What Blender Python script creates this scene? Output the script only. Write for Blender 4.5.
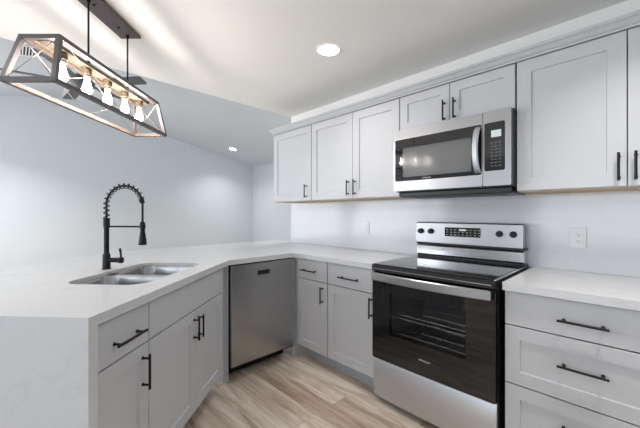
import bpy, bmesh, math, random
from math import pi, sin, cos, radians, atan2, sqrt
from mathutils import Vector, Matrix
random.seed(4)
for o in list(bpy.data.objects): bpy.data.objects.remove(o, do_unlink=True)
S = bpy.context.scene
COL = S.collection

# ------------------------------------------------------------ camera, world, lights, exposure
YAW = math.atan(306/314.0)                       # forward = (-cos, sin)
cam_data = bpy.data.cameras.new('camera')
cam = bpy.data.objects.new('camera', cam_data); COL.objects.link(cam)
cam.location = (2.14, -2.40, 1.255)
cam.rotation_euler = (pi/2, 0, atan2(-(-cos(YAW)), sin(YAW)))
cam_data.sensor_width = 36.0
cam_data.lens = 36.0*314/640
cam_data.shift_y = -0.3/640
cam_data.clip_start = 0.05
S.camera = cam

S.view_settings.view_transform = 'Standard'
S.view_settings.look = 'None'
S.view_settings.gamma = 1
S.view_settings.use_curve_mapping = False
S.view_settings.exposure = 0.42

world = bpy.data.worlds.new('sky'); S.world = world; world.use_nodes = True
wbg = world.node_tree.nodes['Background']
wbg.inputs[0].default_value = (0.74, 0.87, 1.0, 1); wbg.inputs[1].default_value = 0.9

def area(name, loc, rot, sx, sy, power, color, spread=180):
    l = bpy.data.lights.new(name, 'AREA'); l.shape = 'RECTANGLE'; l.size = sx; l.size_y = sy
    l.energy = power; l.color = color; l.spread = radians(spread)
    o = bpy.data.objects.new(name, l); o.location = loc; o.rotation_euler = rot; COL.objects.link(o)
    return o
# daylight through the openings of the rear wall (living side, kitchen side), plus an added side fill
area('daylight_living', (-2.7, -5.45, 1.30), (radians(122), 0, radians(-14)), 2.6, 1.7, 54, (0.90, 0.95, 1.0))
area('added_side_fill', (-4.6, -4.1, 1.30), (0, radians(-90), 0), 1.8, 2.0, 38, (0.90, 0.95, 1.0))  # unseen fill lamp added before the closed left wall, no window there
area('daylight_kitchen', (1.7, -5.42, 1.30), (radians(138), 0, 0), 2.2, 1.6, 33, (0.86, 0.93, 1.0))

def spot_disc(name, loc, power, color=(1.0, 0.975, 0.94), size=0.15, spread=120):
    l = bpy.data.lights.new(name, 'AREA'); l.shape = 'DISK'; l.size = size; l.spread = radians(spread)
    l.energy = power; l.color = color
    o = bpy.data.objects.new(name, l); o.location = loc; COL.objects.link(o)
    return o
CEIL = 2.42
# the visible recessed lamp, then two unseen fill lamps added at the kitchen ceiling
spot_disc('downlight_or_fill', (0.586, -0.80, CEIL-0.012), 2.2)
spot_disc('downlight_or_fill', (2.3, -1.0, CEIL-0.012), 7)
spot_disc('downlight_or_fill', (0.2, -3.0, CEIL-0.012), 2)
# visible recessed lamp of the vaulted living room, then two unseen lamps added for brightness
for lx, ly, lw in ((-3.956, 0.948, 7), (-1.08, 1.25, 20), (-3.2, -2.9, 30)):
    spot_disc('downlight_or_fill', (lx, ly, 3.21-0.206*abs(ly+1.84)-0.03), lw, (1.0, 0.98, 0.95))

# ------------------------------------------------------------ materials
def nmat(name):
    m = bpy.data.materials.new(name); m.use_nodes = True
    nt = m.node_tree
    return m, nt, nt.nodes['Principled BSDF']
def srgb(r, g, b):
    def f(c):
        c /= 255.0
        return c/12.92 if c <= 0.04045 else ((c+0.055)/1.055)**2.4
    return (f(r), f(g), f(b), 1)
def paint(name, col, rough=0.5, metal=0.0, noise=0.02, scale=30, bump=0.0, spec=0.5):
    m, nt, b = nmat(name)
    b.inputs['Roughness'].default_value = rough; b.inputs['Metallic'].default_value = metal
    b.inputs['Specular IOR Level'].default_value = spec
    tc = nt.nodes.new('ShaderNodeTexCoord'); n = nt.nodes.new('ShaderNodeTexNoise')
    n.inputs['Scale'].default_value = scale; n.inputs['Detail'].default_value = 3
    nt.links.new(tc.outputs['Object'], n.inputs['Vector'])
    mx = nt.nodes.new('ShaderNodeMix'); mx.data_type = 'RGBA'
    mx.inputs[6].default_value = tuple(max(0, c*(1-noise)) for c in col[:3])+(1,)
    mx.inputs[7].default_value = tuple(min(1, c*(1+noise)) for c in col[:3])+(1,)
    nt.links.new(n.outputs['Fac'], mx.inputs[0]); nt.links.new(mx.outputs[2], b.inputs['Base Color'])
    if bump:
        bp = nt.nodes.new('ShaderNodeBump'); bp.inputs['Strength'].default_value = bump; bp.inputs['Distance'].default_value = 0.002
        nt.links.new(n.outputs['Fac'], bp.inputs['Height']); nt.links.new(bp.outputs['Normal'], b.inputs['Normal'])
    return m
def emit(name, col, strength):
    m, nt, b = nmat(name)
    b.inputs['Base Color'].default_value = col
    b.inputs['Emission Color'].default_value = col; b.inputs['Emission Strength'].default_value = strength
    return m
def steel(name, col, rough, axis=2, amt=0.10):
    """brushed stainless: noise stretched along one axis drives roughness and a slight waviness"""
    m, nt, b = nmat(name)
    b.inputs['Metallic'].default_value = 1.0
    tc = nt.nodes.new('ShaderNodeTexCoord'); mp = nt.nodes.new('ShaderNodeMapping')
    sc = [260, 260, 260]; sc[axis] = 3
    mp.inputs['Scale'].default_value = sc
    n = nt.nodes.new('ShaderNodeTexNoise'); n.inputs['Scale'].default_value = 1; n.inputs['Detail'].default_value = 4
    nt.links.new(tc.outputs['Object'], mp.inputs['Vector']); nt.links.new(mp.outputs[0], n.inputs['Vector'])
    mr = nt.nodes.new('ShaderNodeMapRange'); mr.inputs['To Min'].default_value = rough*(1-amt*2); mr.inputs['To Max'].default_value = rough*(1+amt*2)
    nt.links.new(n.outputs['Fac'], mr.inputs['Value']); nt.links.new(mr.outputs[0], b.inputs['Roughness'])
    mx = nt.nodes.new('ShaderNodeMix'); mx.data_type = 'RGBA'
    mx.inputs[6].default_value = tuple(c*(1-amt) for c in col[:3])+(1,); mx.inputs[7].default_value = tuple(min(1, c*(1+amt)) for c in col[:3])+(1,)
    nt.links.new(n.outputs['Fac'], mx.inputs[0]); nt.links.new(mx.outputs[2], b.inputs['Base Color'])
    # slow pressing waves of the sheet
    n2 = nt.nodes.new('ShaderNodeTexNoise'); n2.inputs['Scale'].default_value = 1.0; n2.inputs['Detail'].default_value = 1
    mp2 = nt.nodes.new('ShaderNodeMapping'); s2 = [9, 9, 9]; s2[axis] = 0.6; mp2.inputs['Scale'].default_value = s2
    nt.links.new(tc.outputs['Object'], mp2.inputs['Vector']); nt.links.new(mp2.outputs[0], n2.inputs['Vector'])
    bp = nt.nodes.new('ShaderNodeBump'); bp.inputs['Strength'].default_value = 0.5; bp.inputs['Distance'].default_value = 0.004
    nt.links.new(n2.outputs['Fac'], bp.inputs['Height']); nt.links.new(bp.outputs['Normal'], b.inputs['Normal'])
    return m
def tinted(name, col, alpha, rough=0.03):
    m, nt, b = nmat(name)
    b.inputs['Base Color'].default_value = col; b.inputs['Roughness'].default_value = rough
    b.inputs['Alpha'].default_value = alpha; b.inputs['Specular IOR Level'].default_value = 0.6
    return m

M = {}
M['cabinet'] = paint('cabinet_paint', srgb(198, 199, 202), 0.42, noise=0.012, scale=14)
M['cabinet_box'] = paint('cabinet_box_paint', srgb(186, 188, 192), 0.5, noise=0.012, scale=14)
M['black_metal'] = paint('matte_black_metal', srgb(34, 34, 37), 0.38, 0.6, noise=0.05, scale=60)
M['bronze'] = paint('dark_pull_metal', srgb(52, 51, 53), 0.3, 0.8, noise=0.05, scale=60)
M['wire'] = paint('thin_wire', srgb(150, 138, 126), 0.35, 0.7, noise=0.05)
M['iron'] = paint('grey_iron', srgb(100, 96, 97), 0.5, 0.4, noise=0.10, scale=40)
M['black_plastic'] = paint('black_plastic', srgb(22, 22, 24), 0.4, noise=0.05)
M['black_void'] = paint('dark_recess', srgb(16, 16, 17), 0.8, noise=0.05)
M['black_glass'] = paint('black_glass', srgb(14, 14, 16), 0.04, noise=0.02, spec=0.7)
M['cook_glass'] = paint('cooktop_glass', srgb(18, 18, 20), 0.07, noise=0.02, spec=0.7)
M['ring_print'] = paint('burner_ring_print', srgb(92, 92, 95), 0.2, noise=0.02)
M['oven_pane'] = tinted('oven_window_glass', (0.008, 0.008, 0.009, 1), 0.30)
M['mw_pane'] = tinted('microwave_window_glass', (0.02, 0.02, 0.022, 1), 0.28, 0.12)
M['mw_mesh'] = paint('microwave_screen', srgb(205, 205, 205), 0.5, 0.0, noise=0.04, scale=200)
M['cavity'] = paint('oven_enamel', srgb(150, 150, 155), 0.35, noise=0.1, scale=40)
M['chrome'] = paint('bright_chrome', srgb(225, 226, 228), 0.16, 1.0, noise=0.01)
M['steel_h'] = steel('stainless_horizontal', srgb(168, 168, 170), 0.33, axis=0, amt=0.04)
M['steel_v'] = steel('stainless_vertical', srgb(205, 208, 213), 0.45, axis=2, amt=0.04)
M['steel_bowl'] = steel('stainless_bowl', srgb(176, 176, 177), 0.24, axis=2, amt=0.04)
M['dw_steel'] = steel('dishwasher_stainless', srgb(176, 176, 176), 0.30, axis=2, amt=0.03)
M['plate'] = paint('outlet_plastic', srgb(232, 232, 232), 0.3, noise=0.01)
M['slot'] = paint('outlet_slot', srgb(70, 70, 72), 0.5, noise=0.01)
M['ply'] = paint('natural_plywood', srgb(196, 168, 132), 0.6, noise=0.10, scale=18)
M['fan'] = paint('fan_blade_finish', srgb(78, 78, 82), 0.45, noise=0.08, scale=20)
M['white_print'] = paint('light_print', srgb(205, 205, 208), 0.5, noise=0.01)
M['wall'] = paint('wall_paint', srgb(208, 214, 219), 0.75, noise=0.012, scale=3, bump=0.0)
M['vault'] = paint('vault_paint', srgb(198, 205, 211), 0.8, noise=0.012, scale=3)
M['ceiling'] = paint('ceiling_paint', srgb(245, 244, 241), 0.85, noise=0.012, scale=4)
M['trim'] = paint('white_trim', srgb(236, 236, 236), 0.5, noise=0.01)
M['crown'] = paint('crown_paint', srgb(190, 192, 196), 0.45, noise=0.012, scale=14)
M['bulb'] = emit('glowing_bulb', (1.0, 0.90, 0.83, 1), 88)
M['lens'] = emit('downlight_lens', (1.0, 0.98, 0.94, 1), 9)
M['display'] = emit('clock_display', (0.45, 0.50, 0.50, 1), 0.35)

def mat_quartz():
    m, nt, b = nmat('white_quartz')
    b.inputs['Roughness'].default_value = 0.22
    tc = nt.nodes.new('ShaderNodeTexCoord')
    n = nt.nodes.new('ShaderNodeTexNoise'); n.inputs['Scale'].default_value = 220; n.inputs['Detail'].default_value = 2
    n2 = nt.nodes.new('ShaderNodeTexNoise'); n2.inputs['Scale'].default_value = 2.2; n2.inputs['Detail'].default_value = 6; n2.inputs['Distortion'].default_value = 1.2
    nt.links.new(tc.outputs['Object'], n.inputs['Vector']); nt.links.new(tc.outputs['Object'], n2.inputs['Vector'])
    r = nt.nodes.new('ShaderNodeValToRGB'); r.color_ramp.elements[0].position = 0.30; r.color_ramp.elements[0].color = srgb(204, 205, 207)
    r.color_ramp.elements[1].position = 0.5; r.color_ramp.elements[1].color = srgb(212, 213, 215)
    r2 = nt.nodes.new('ShaderNodeValToRGB'); e = r2.color_ramp.elements
    e[0].position = 0.47; e[0].color = (1, 1, 1, 1); e[1].position = 0.53; e[1].color = (1, 1, 1, 1)
    k = e.new(0.5); k.color = (0.955, 0.96, 0.965, 1)
    nt.links.new(n.outputs['Fac'], r.inputs[0]); nt.links.new(n2.outputs['Fac'], r2.inputs[0])
    mx = nt.nodes.new('ShaderNodeMix'); mx.data_type = 'RGBA'; mx.blend_type = 'MULTIPLY'; mx.inputs[0].default_value = 1
    nt.links.new(r.outputs[0], mx.inputs[6]); nt.links.new(r2.outputs[0], mx.inputs[7]); nt.links.new(mx.outputs[2], b.inputs['Base Color'])
    return m
M['quartz'] = mat_quartz()

def mat_tile():
    m, nt, b = nmat('glossy_white_tile')
    b.inputs['Roughness'].default_value = 0.12
    tc = nt.nodes.new('ShaderNodeTexCoord'); sp = nt.nodes.new('ShaderNodeSeparateXYZ'); cb = nt.nodes.new('ShaderNodeCombineXYZ')
    nt.links.new(tc.outputs['Object'], sp.inputs[0]); nt.links.new(sp.outputs[0], cb.inputs[0]); nt.links.new(sp.outputs[2], cb.inputs[1])
    br = nt.nodes.new('ShaderNodeTexBrick'); br.inputs['Scale'].default_value = 1
    br.inputs['Brick Width'].default_value = 0.305; br.inputs['Row Height'].default_value = 0.1016
    br.inputs['Mortar Size'].default_value = 0.0012; br.inputs['Mortar Smooth'].default_value = 0.3
    br.inputs['Color1'].default_value = srgb(218, 219, 222); br.inputs['Color2'].default_value = srgb(215, 216, 220)
    br.inputs['Mortar'].default_value = srgb(208, 209, 212)
    nt.links.new(cb.outputs[0], br.inputs['Vector']); nt.links.new(br.outputs['Color'], b.inputs['Base Color'])
    n = nt.nodes.new('ShaderNodeTexNoise'); n.inputs['Scale'].default_value = 9; nt.links.new(cb.outputs[0], n.inputs['Vector'])
    ad = nt.nodes.new('ShaderNodeMath'); ad.operation = 'MULTIPLY_ADD'; ad.inputs[1].default_value = -1.0
    nt.links.new(br.outputs['Fac'], ad.inputs[0]); nt.links.new(n.outputs['Fac'], ad.inputs[2])
    bp = nt.nodes.new('ShaderNodeBump'); bp.inputs['Strength'].default_value = 0.2; bp.inputs['Distance'].default_value = 0.001
    nt.links.new(ad.outputs[0], bp.inputs['Height']); nt.links.new(bp.outputs['Normal'], b.inputs['Normal'])
    return m
M['tile'] = mat_tile()

def mat_planks(name, w, h, cols, rough=0.45, contrast=1.0):
    m, nt, b = nmat(name)
    L = nt.links.new
    tc = nt.nodes.new('ShaderNodeTexCoord')
    br = nt.nodes.new('ShaderNodeTexBrick'); br.offset = 0.41; br.offset_frequency = 2
    br.inputs['Scale'].default_value = 1; br.inputs['Brick Width'].default_value = w; br.inputs['Row Height'].default_value = h
    br.inputs['Mortar Size'].default_value = 0.0006; br.inputs['Mortar Smooth'].default_value = 0.1; br.inputs['Bias'].default_value = 0.0
    br.inputs['Color1'].default_value = (0, 0, 0, 1); br.inputs['Color2'].default_value = (1, 1, 1, 1); br.inputs['Mortar'].default_value = (0.5, 0.5, 0.5, 1)
    L(tc.outputs['Object'], br.inputs['Vector'])
    # grain, shifted per plank
    sc = nt.nodes.new('ShaderNodeVectorMath'); sc.operation = 'SCALE'; sc.inputs['Scale'].default_value = 13
    L(br.outputs['Color'], sc.inputs[0])
    ad = nt.nodes.new('ShaderNodeVectorMath'); ad.operation = 'ADD'; L(tc.outputs['Object'], ad.inputs[0]); L(sc.outputs[0], ad.inputs[1])
    mp = nt.nodes.new('ShaderNodeMapping'); mp.inputs['Scale'].default_value = (1.5, 11, 1); L(ad.outputs[0], mp.inputs['Vector'])
    n = nt.nodes.new('ShaderNodeTexNoise'); n.inputs['Scale'].default_value = 1; n.inputs['Detail'].default_value = 6; n.inputs['Roughness'].default_value = 0.6; n.inputs['Distortion'].default_value = 0.6
    L(mp.outputs[0], n.inputs['Vector'])
    mp2 = nt.nodes.new('ShaderNodeMapping'); mp2.inputs['Scale'].default_value = (4, 120, 1); L(ad.outputs[0], mp2.inputs['Vector'])
    n2 = nt.nodes.new('ShaderNodeTexNoise'); n2.inputs['Scale'].default_value = 1; n2.inputs['Detail'].default_value = 4; L(mp2.outputs[0], n2.inputs['Vector'])
    r = nt.nodes.new('ShaderNodeValToRGB'); e = r.color_ramp.elements
    e[0].position = 0.33; e[0].color = cols[0]; e[1].position = 0.67; e[1].color = cols[2]; k = e.new(0.5); k.color = cols[1]
    sm = nt.nodes.new('ShaderNodeSeparateColor'); L(br.outputs['Color'], sm.inputs[0])
    m1 = nt.nodes.new('ShaderNodeMath'); m1.operation = 'MULTIPLY_ADD'; m1.inputs[1].default_value = 0.13; L(sm.outputs[0], m1.inputs[0]); L(n.outputs['Fac'], m1.inputs[2])
    m2 = nt.nodes.new('ShaderNodeMath'); m2.operation = 'MULTIPLY_ADD'; m2.inputs[1].default_value = 0.35; L(n2.outputs['Fac'], m2.inputs[0]); L(m1.outputs[0], m2.inputs[2])
    m3 = nt.nodes.new('ShaderNodeMath'); m3.operation = 'SUBTRACT'; m3.inputs[1].default_value = 0.235; L(m2.outputs[0], m3.inputs[0])
    L(m3.outputs[0], r.inputs[0])
    mx = nt.nodes.new('ShaderNodeMix'); mx.data_type = 'RGBA'; mx.inputs[7].default_value = tuple(c*0.75 for c in cols[0][:3])+(1,)
    L(br.outputs['Fac'], mx.inputs[0]); L(r.outputs[0], mx.inputs[6]); L(mx.outputs[2], b.inputs['Base Color'])
    b.inputs['Roughness'].default_value = rough
    bp = nt.nodes.new('ShaderNodeBump'); bp.inputs['Strength'].default_value = 0.15; bp.inputs['Distance'].default_value = 0.002
    L(n2.outputs['Fac'], bp.inputs['Height']); L(bp.outputs['Normal'], b.inputs['Normal'])
    return m
M['floor'] = mat_planks('wood_plank_floor', 1.22, 0.15, (srgb(154, 132, 114), srgb(194, 176, 159), srgb(222, 210, 197)))
def mat_wood(name, c0, c1, axis=0):
    m, nt, b = nmat(name)
    tc = nt.nodes.new('ShaderNodeTexCoord'); mp = nt.nodes.new('ShaderNodeMapping'); s = [70, 70, 70]; s[axis] = 5
    mp.inputs['Scale'].default_value = s
    n = nt.nodes.new('ShaderNodeTexNoise'); n.inputs['Scale'].default_value = 1; n.inputs['Detail'].default_value = 5; n.inputs['Distortion'].default_value = 0.8
    nt.links.new(tc.outputs['Object'], mp.inputs['Vector']); nt.links.new(mp.outputs[0], n.inputs['Vector'])
    r = nt.nodes.new('ShaderNodeValToRGB'); r.color_ramp.elements[0].position = 0.35; r.color_ramp.elements[0].color = c0
    r.color_ramp.elements[1].position = 0.65; r.color_ramp.elements[1].color = c1
    nt.links.new(n.outputs['Fac'], r.inputs[0]); nt.links.new(r.outputs[0], b.inputs['Base Color']); b.inputs['Roughness'].default_value = 0.55
    return m
M['oak'] = mat_wood('weathered_oak', srgb(84, 71, 57), srgb(124, 108, 88))

# ------------------------------------------------------------ mesh helpers
class MB:
    def __init__(s): s.bm = bmesh.new(); s.mats = []; s.cur = 0
    def mat(s, m):
        if m not in s.mats: s.mats.append(m)
        s.cur = s.mats.index(m); return s
    def _new(s, faces):
        for f in faces: f.material_index = s.cur
    def box(s, x0, x1, y0, y1, z0, z1, bevel=0.0, seg=2):
        r = bmesh.ops.create_cube(s.bm, size=1.0); vs = r['verts']
        for v in vs:
            v.co = Vector(((x0+x1)/2 + v.co.x*(x1-x0), (y0+y1)/2 + v.co.y*(y1-y0), (z0+z1)/2 + v.co.z*(z1-z0)))
        fs = set(f for v in vs for f in v.link_faces); s._new(fs)
        if bevel > 0:
            es = list(set(e for v in vs for e in v.link_edges))
            rr = bmesh.ops.bevel(s.bm, geom=es, offset=bevel, segments=seg, affect='EDGES', profile=0.5, clamp_overlap=True)
            s._new(rr['faces'])
        return s
    def quadmesh(s, verts, faces):
        vs = [s.bm.verts.new(v) for v in verts]; out = []
        for f in faces:
            try: out.append(s.bm.faces.new([vs[i] for i in f]))
            except ValueError: pass
        s._new(out); return vs
    def cyl(s, p0, p1, r0, r1=None, n=20, cap=True):
        return s.lathe_between(p0, p1, [(0, r0), (1, r1 if r1 is not None else r0)], n, cap)
    def lathe_between(s, p0, p1, prof, n=20, cap=True):
        p0 = Vector(p0); p1 = Vector(p1); d = p1-p0; z = d.normalized()
        a = Vector((0, 0, 1)) if abs(z.z) < 0.9 else Vector((1, 0, 0))
        x = a.cross(z).normalized(); y = z.cross(x); rings = []
        for t, r in prof:
            c = p0+d*t
            rings.append([s.bm.verts.new(c+x*(r*cos(2*pi*i/n))+y*(r*sin(2*pi*i/n))) for i in range(n)])
        fs = []
        for A, B in zip(rings, rings[1:]):
            for i in range(n): fs.append(s.bm.faces.new((A[i], A[(i+1) % n], B[(i+1) % n], B[i])))
        if cap:
            if prof[0][1] > 0: fs.append(s.bm.faces.new(rings[0][::-1]))
            if prof[-1][1] > 0: fs.append(s.bm.faces.new(rings[-1]))
        s._new(fs); return s
    def tube(s, pts, r, n=10, cap=True):
        pts = [Vector(p) for p in pts]; rings = []; prev = None
        for i, p in enumerate(pts):
            d = (pts[min(i+1, len(pts)-1)]-pts[max(i-1, 0)]).normalized()
            if prev is None:
                a = Vector((0, 0, 1)) if abs(d.z) < 0.9 else Vector((1, 0, 0)); x = a.cross(d).normalized()
            else:
                x = (prev-d*prev.dot(d)).normalized()
            prev = x; y = d.cross(x); rr = r[i] if isinstance(r, (list, tuple)) else r
            rings.append([s.bm.verts.new(p+x*(rr*cos(2*pi*k/n))+y*(rr*sin(2*pi*k/n))) for k in range(n)])
        fs = []
        for A, B in zip(rings, rings[1:]):
            for k in range(n): fs.append(s.bm.faces.new((A[k], A[(k+1) % n], B[(k+1) % n], B[k])))
        if cap: fs.append(s.bm.faces.new(rings[0][::-1])); fs.append(s.bm.faces.new(rings[-1]))
        s._new(fs); return s
    def bar(s, p0, p1, w, h, up=(0, 0, 1)):
        """square-section bar between two points"""
        p0 = Vector(p0); p1 = Vector(p1); d = (p1-p0).normalized(); u = Vector(up)
        x = d.cross(u).normalized(); y = x.cross(d).normalized(); vs = []
        for p in (p0, p1):
            for a, b in ((-1, -1), (1, -1), (1, 1), (-1, 1)): vs.append(p+x*(a*w/2)+y*(b*h/2))
        s.quadmesh(vs, [(3, 2, 1, 0), (4, 5, 6, 7), (0, 1, 5, 4), (1, 2, 6, 5), (2, 3, 7, 6), (3, 0, 4, 7)]); return s
    def prism(s, poly, z0, z1, holes=()):
        """polygon (list of xy) extruded in z, with holes"""
        bm2 = bmesh.new(); loops = [poly]+list(holes)
        es = []
        for lp in loops:
            vs = [bm2.verts.new((p[0], p[1], z0)) for p in lp]
            es += [bm2.edges.new((vs[i], vs[(i+1) % len(vs)])) for i in range(len(vs))]
        bmesh.ops.triangle_fill(bm2, use_beauty=True, use_dissolve=True, edges=es)
        faces = list(bm2.faces)
        r = bmesh.ops.extrude_face_region(bm2, geom=faces)
        bmesh.ops.translate(bm2, verts=[g for g in r['geom'] if isinstance(g, bmesh.types.BMVert)], vec=(0, 0, z1-z0))
        bmesh.ops.recalc_face_normals(bm2, faces=bm2.faces)
        mp = {v: s.bm.verts.new(v.co) for v in bm2.verts}; out = []
        for f in bm2.faces:
            try: out.append(s.bm.faces.new([mp[v] for v in f.verts]))
            except ValueError: pass
        s._new(out); bm2.free(); return s
    def panel_xz(s, x0, x1, z0, z1, yf, yb, rail=0.0, depth=0.0, bev=0.0015):
        """door / drawer leaf: front at yf (towards -y), back at yb, optional shaker recess"""
        def rect(i, y): return [(x0+i, y, z0+i), (x1-i, y, z0+i), (x1-i, y, z1-i), (x0+i, y, z1-i)]
        rings = [rect(0, yb), rect(0, yf+bev), rect(bev, yf)]
        if rail: rings += [rect(rail-0.001, yf), rect(rail+0.0015, yf+depth)]
        vs = [[s.bm.verts.new(p) for p in r] for r in rings]; fs = [s.bm.faces.new(vs[0][::-1])]
        for A, B in zip(vs, vs[1:]):
            for i in range(4): fs.append(s.bm.faces.new((A[i], A[(i+1) % 4], B[(i+1) % 4], B[i])))
        fs.append(s.bm.faces.new(vs[-1])); s._new(fs); return s
    def build(s, name, parent=None, mat=None, smooth=False, loc=None, rotz=0.0, recalc=True):
        if recalc: bmesh.ops.recalc_face_normals(s.bm, faces=s.bm.faces)
        me = bpy.data.meshes.new(name); s.bm.to_mesh(me); s.bm.free()
        for m in (s.mats or [mat]): me.materials.append(m)
        if smooth:
            for p in me.polygons: p.use_smooth = True
            me.set_sharp_from_angle(angle=radians(35))
        o = bpy.data.objects.new(name, me); COL.objects.link(o)
        if parent is not None: o.parent = parent
        if loc is not None: o.location = loc
        o.rotation_euler[2] = rotz
        return o
def mb(m=None):
    b = MB()
    if m is not None: b.mat(m)
    return b
def thing(name, label, cat, loc=(0, 0, 0), rotz=0.0, group=None):
    o = bpy.data.objects.new(name, None); o.empty_display_size = 0.1; COL.objects.link(o)
    o.location = loc; o.rotation_euler[2] = rotz; tag(o, label, cat, group); return o
def tag(o, label, cat, group=None):
    o['label'] = label; o['category'] = cat
    if group: o['group'] = group
    return o
def struct(o): o['kind'] = 'structure'; return o
def rrect(x0, x1, y0, y1, r, n=6):
    out = []
    for cx, cy, a0 in ((x1-r, y1-r, 0), (x0+r, y1-r, 90), (x0+r, y0+r, 180), (x1-r, y0+r, 270)):
        for k in range(n+1):
            a = radians(a0+90*k/n); out.append((cx+r*cos(a), cy+r*sin(a)))
    return out
def lettering(name, txt, size, parent, loc, rot, mat):
    c = bpy.data.curves.new(name, 'FONT'); c.body = txt; c.size = size; c.extrude = 0.0004; c.align_x = 'CENTER'; c.align_y = 'CENTER'
    t = bpy.data.objects.new(name, c); COL.objects.link(t)
    bpy.context.view_layer.update()
    me = bpy.data.meshes.new_from_object(t.evaluated_get(bpy.context.evaluated_depsgraph_get()))
    bpy.data.objects.remove(t, do_unlink=True)
    me.materials.clear(); me.materials.append(mat)
    o = bpy.data.objects.new(name, me); COL.objects.link(o); o.parent = parent; o.location = loc; o.rotation_euler = rot
    return o

# ------------------------------------------------------------ setting
XW, XE, YS, YN = -4.70, 3.60, -5.58, 1.90
KX = -0.82                                    # end of range wall / edge of the flat kitchen ceiling
RY, RZ, SL = -1.84, 3.21, 0.206               # vault ridge and slope
def vz(y): return RZ-SL*abs(y-RY)
struct(mb(M['floor']).box(XW-0.1, XE+0.1, YS-0.1, YN+0.1, -0.1, 0).build('floor'))
struct(mb(M['ceiling']).box(KX, XE+0.1, YS, 0.12, CEIL, CEIL+0.12).build('ceiling'))
def slab(y0, y1, x0=XW-0.1, x1=KX+0.05):
    v = [(x, y, vz(y)+dz) for dz in (0, 0.12) for x, y in ((x0, y0), (x1, y0), (x1, y1), (x0, y1))]
    b = mb(M['vault']); b.quadmesh(v, [(0, 1, 2, 3), (7, 6, 5, 4), (0, 4, 5, 1), (1, 5, 6, 2), (2, 6, 7, 3), (3, 7, 4, 0)]); return b
struct(slab(RY, YN+0.1).build('ceiling')); struct(slab(YS-0.1, RY).build('ceiling'))
def gable(x0, x1, z0):
    b = mb(M['wall']); poly = [(YS, z0), (YN, z0), (YN, vz(YN)), (RY, RZ), (YS, vz(YS))]
    vs = [(x0, y, z) for y, z in poly]+[(x1, y, z) for y, z in poly]; n = len(poly)
    b.quadmesh(vs, [tuple(range(n)), tuple(range(2*n-1, n-1, -1))]+[(i, i+n, (i+1) % n+n, (i+1) % n) for i in range(n)]); return b
struct(gable(XW-0.1, XW, 0).build('wall_left'))
struct(mb(M['wall']).box(XW, KX+0.05, YN, YN+0.1, 0, vz(YN)).build('wall_far'))
struct(mb(M['ceiling']).box(KX, XE, 0, 0.12, 0, CEIL).build('wall_range'))
struct(mb(M['wall']).box(KX, KX+0.1, 0.12, YN, 0, CEIL+0.05).build('wall_hall'))
hb = mb(M['wall']); poly = [(YS, CEIL+0.12), (0.12, CEIL+0.12), (0.12, vz(0.12)), (RY, RZ), (YS, vz(YS)+0.05)]
hv = [(KX, y, z) for y, z in poly]+[(KX+0.05, y, z) for y, z in poly]; n = 5
hb.quadmesh(hv, [tuple(range(n)), tuple(range(2*n-1, n-1, -1))]+[(i, i+n, (i+1) % n+n, (i+1) % n) for i in range(n)])
struct(hb.build('wall_header'))
struct(mb(M['wall']).box(XE, XE+0.1, YS, 0.12, 0, CEIL).build('wall_right'))
# rear wall with two window openings
b = mb(M['wall'])
opens = [(-4.0, -1.4, 0.35, 2.15), (0.6, 2.8, 0.45, 2.15)]
xs = [XW, -4.0, -1.4, 0.6, 2.8, XE]
for i in range(5):
    if i in (1, 3):
        z0, z1 = (0.35, 2.15) if i == 1 else (0.45, 2.15)
        b.box(xs[i], xs[i+1], YS-0.1, YS, 0, z0); b.box(xs[i], xs[i+1], YS-0.1, YS, z1, 2.5)
    else: b.box(xs[i], xs[i+1], YS-0.1, YS, 0, 2.5)
struct(b.build('wall_rear'))
for k, (x0, x1, z0, z1) in enumerate(opens):
    b = mb(M['trim'])
    for q in (x0, (x0+x1)/2-0.02, x1-0.05): b.box(q, q+0.05, YS-0.08, YS+0.01, z0, z1)
    b.box(x0, x1, YS-0.08, YS+0.01, z0, z0+0.05); b.box(x0, x1, YS-0.08, YS+0.01, z1-0.05, z1)
    struct(b.build('window_%d' % (k+1)))
def base(name, x0, x1, y0, y1): struct(mb(M['trim']).box(x0, x1, y0, y1, 0, 0.1, 0.004).build(name))
base('baseboard_left', XW, XW+0.014, YS, YN); base('baseboard_far', XW+0.014, KX, YN-0.014, YN); base('baseboard_right', XE-0.014, XE, YS, 0)

# tiled backsplash
o = mb(M['tile']).box(KX, XE-0.02, -0.0095, -0.0005, 0.9145, 1.383).build('tile_backsplash')
tag(o, 'glossy white tiled backsplash running along the wall between worktop and wall cabinets', 'backsplash')

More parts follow.
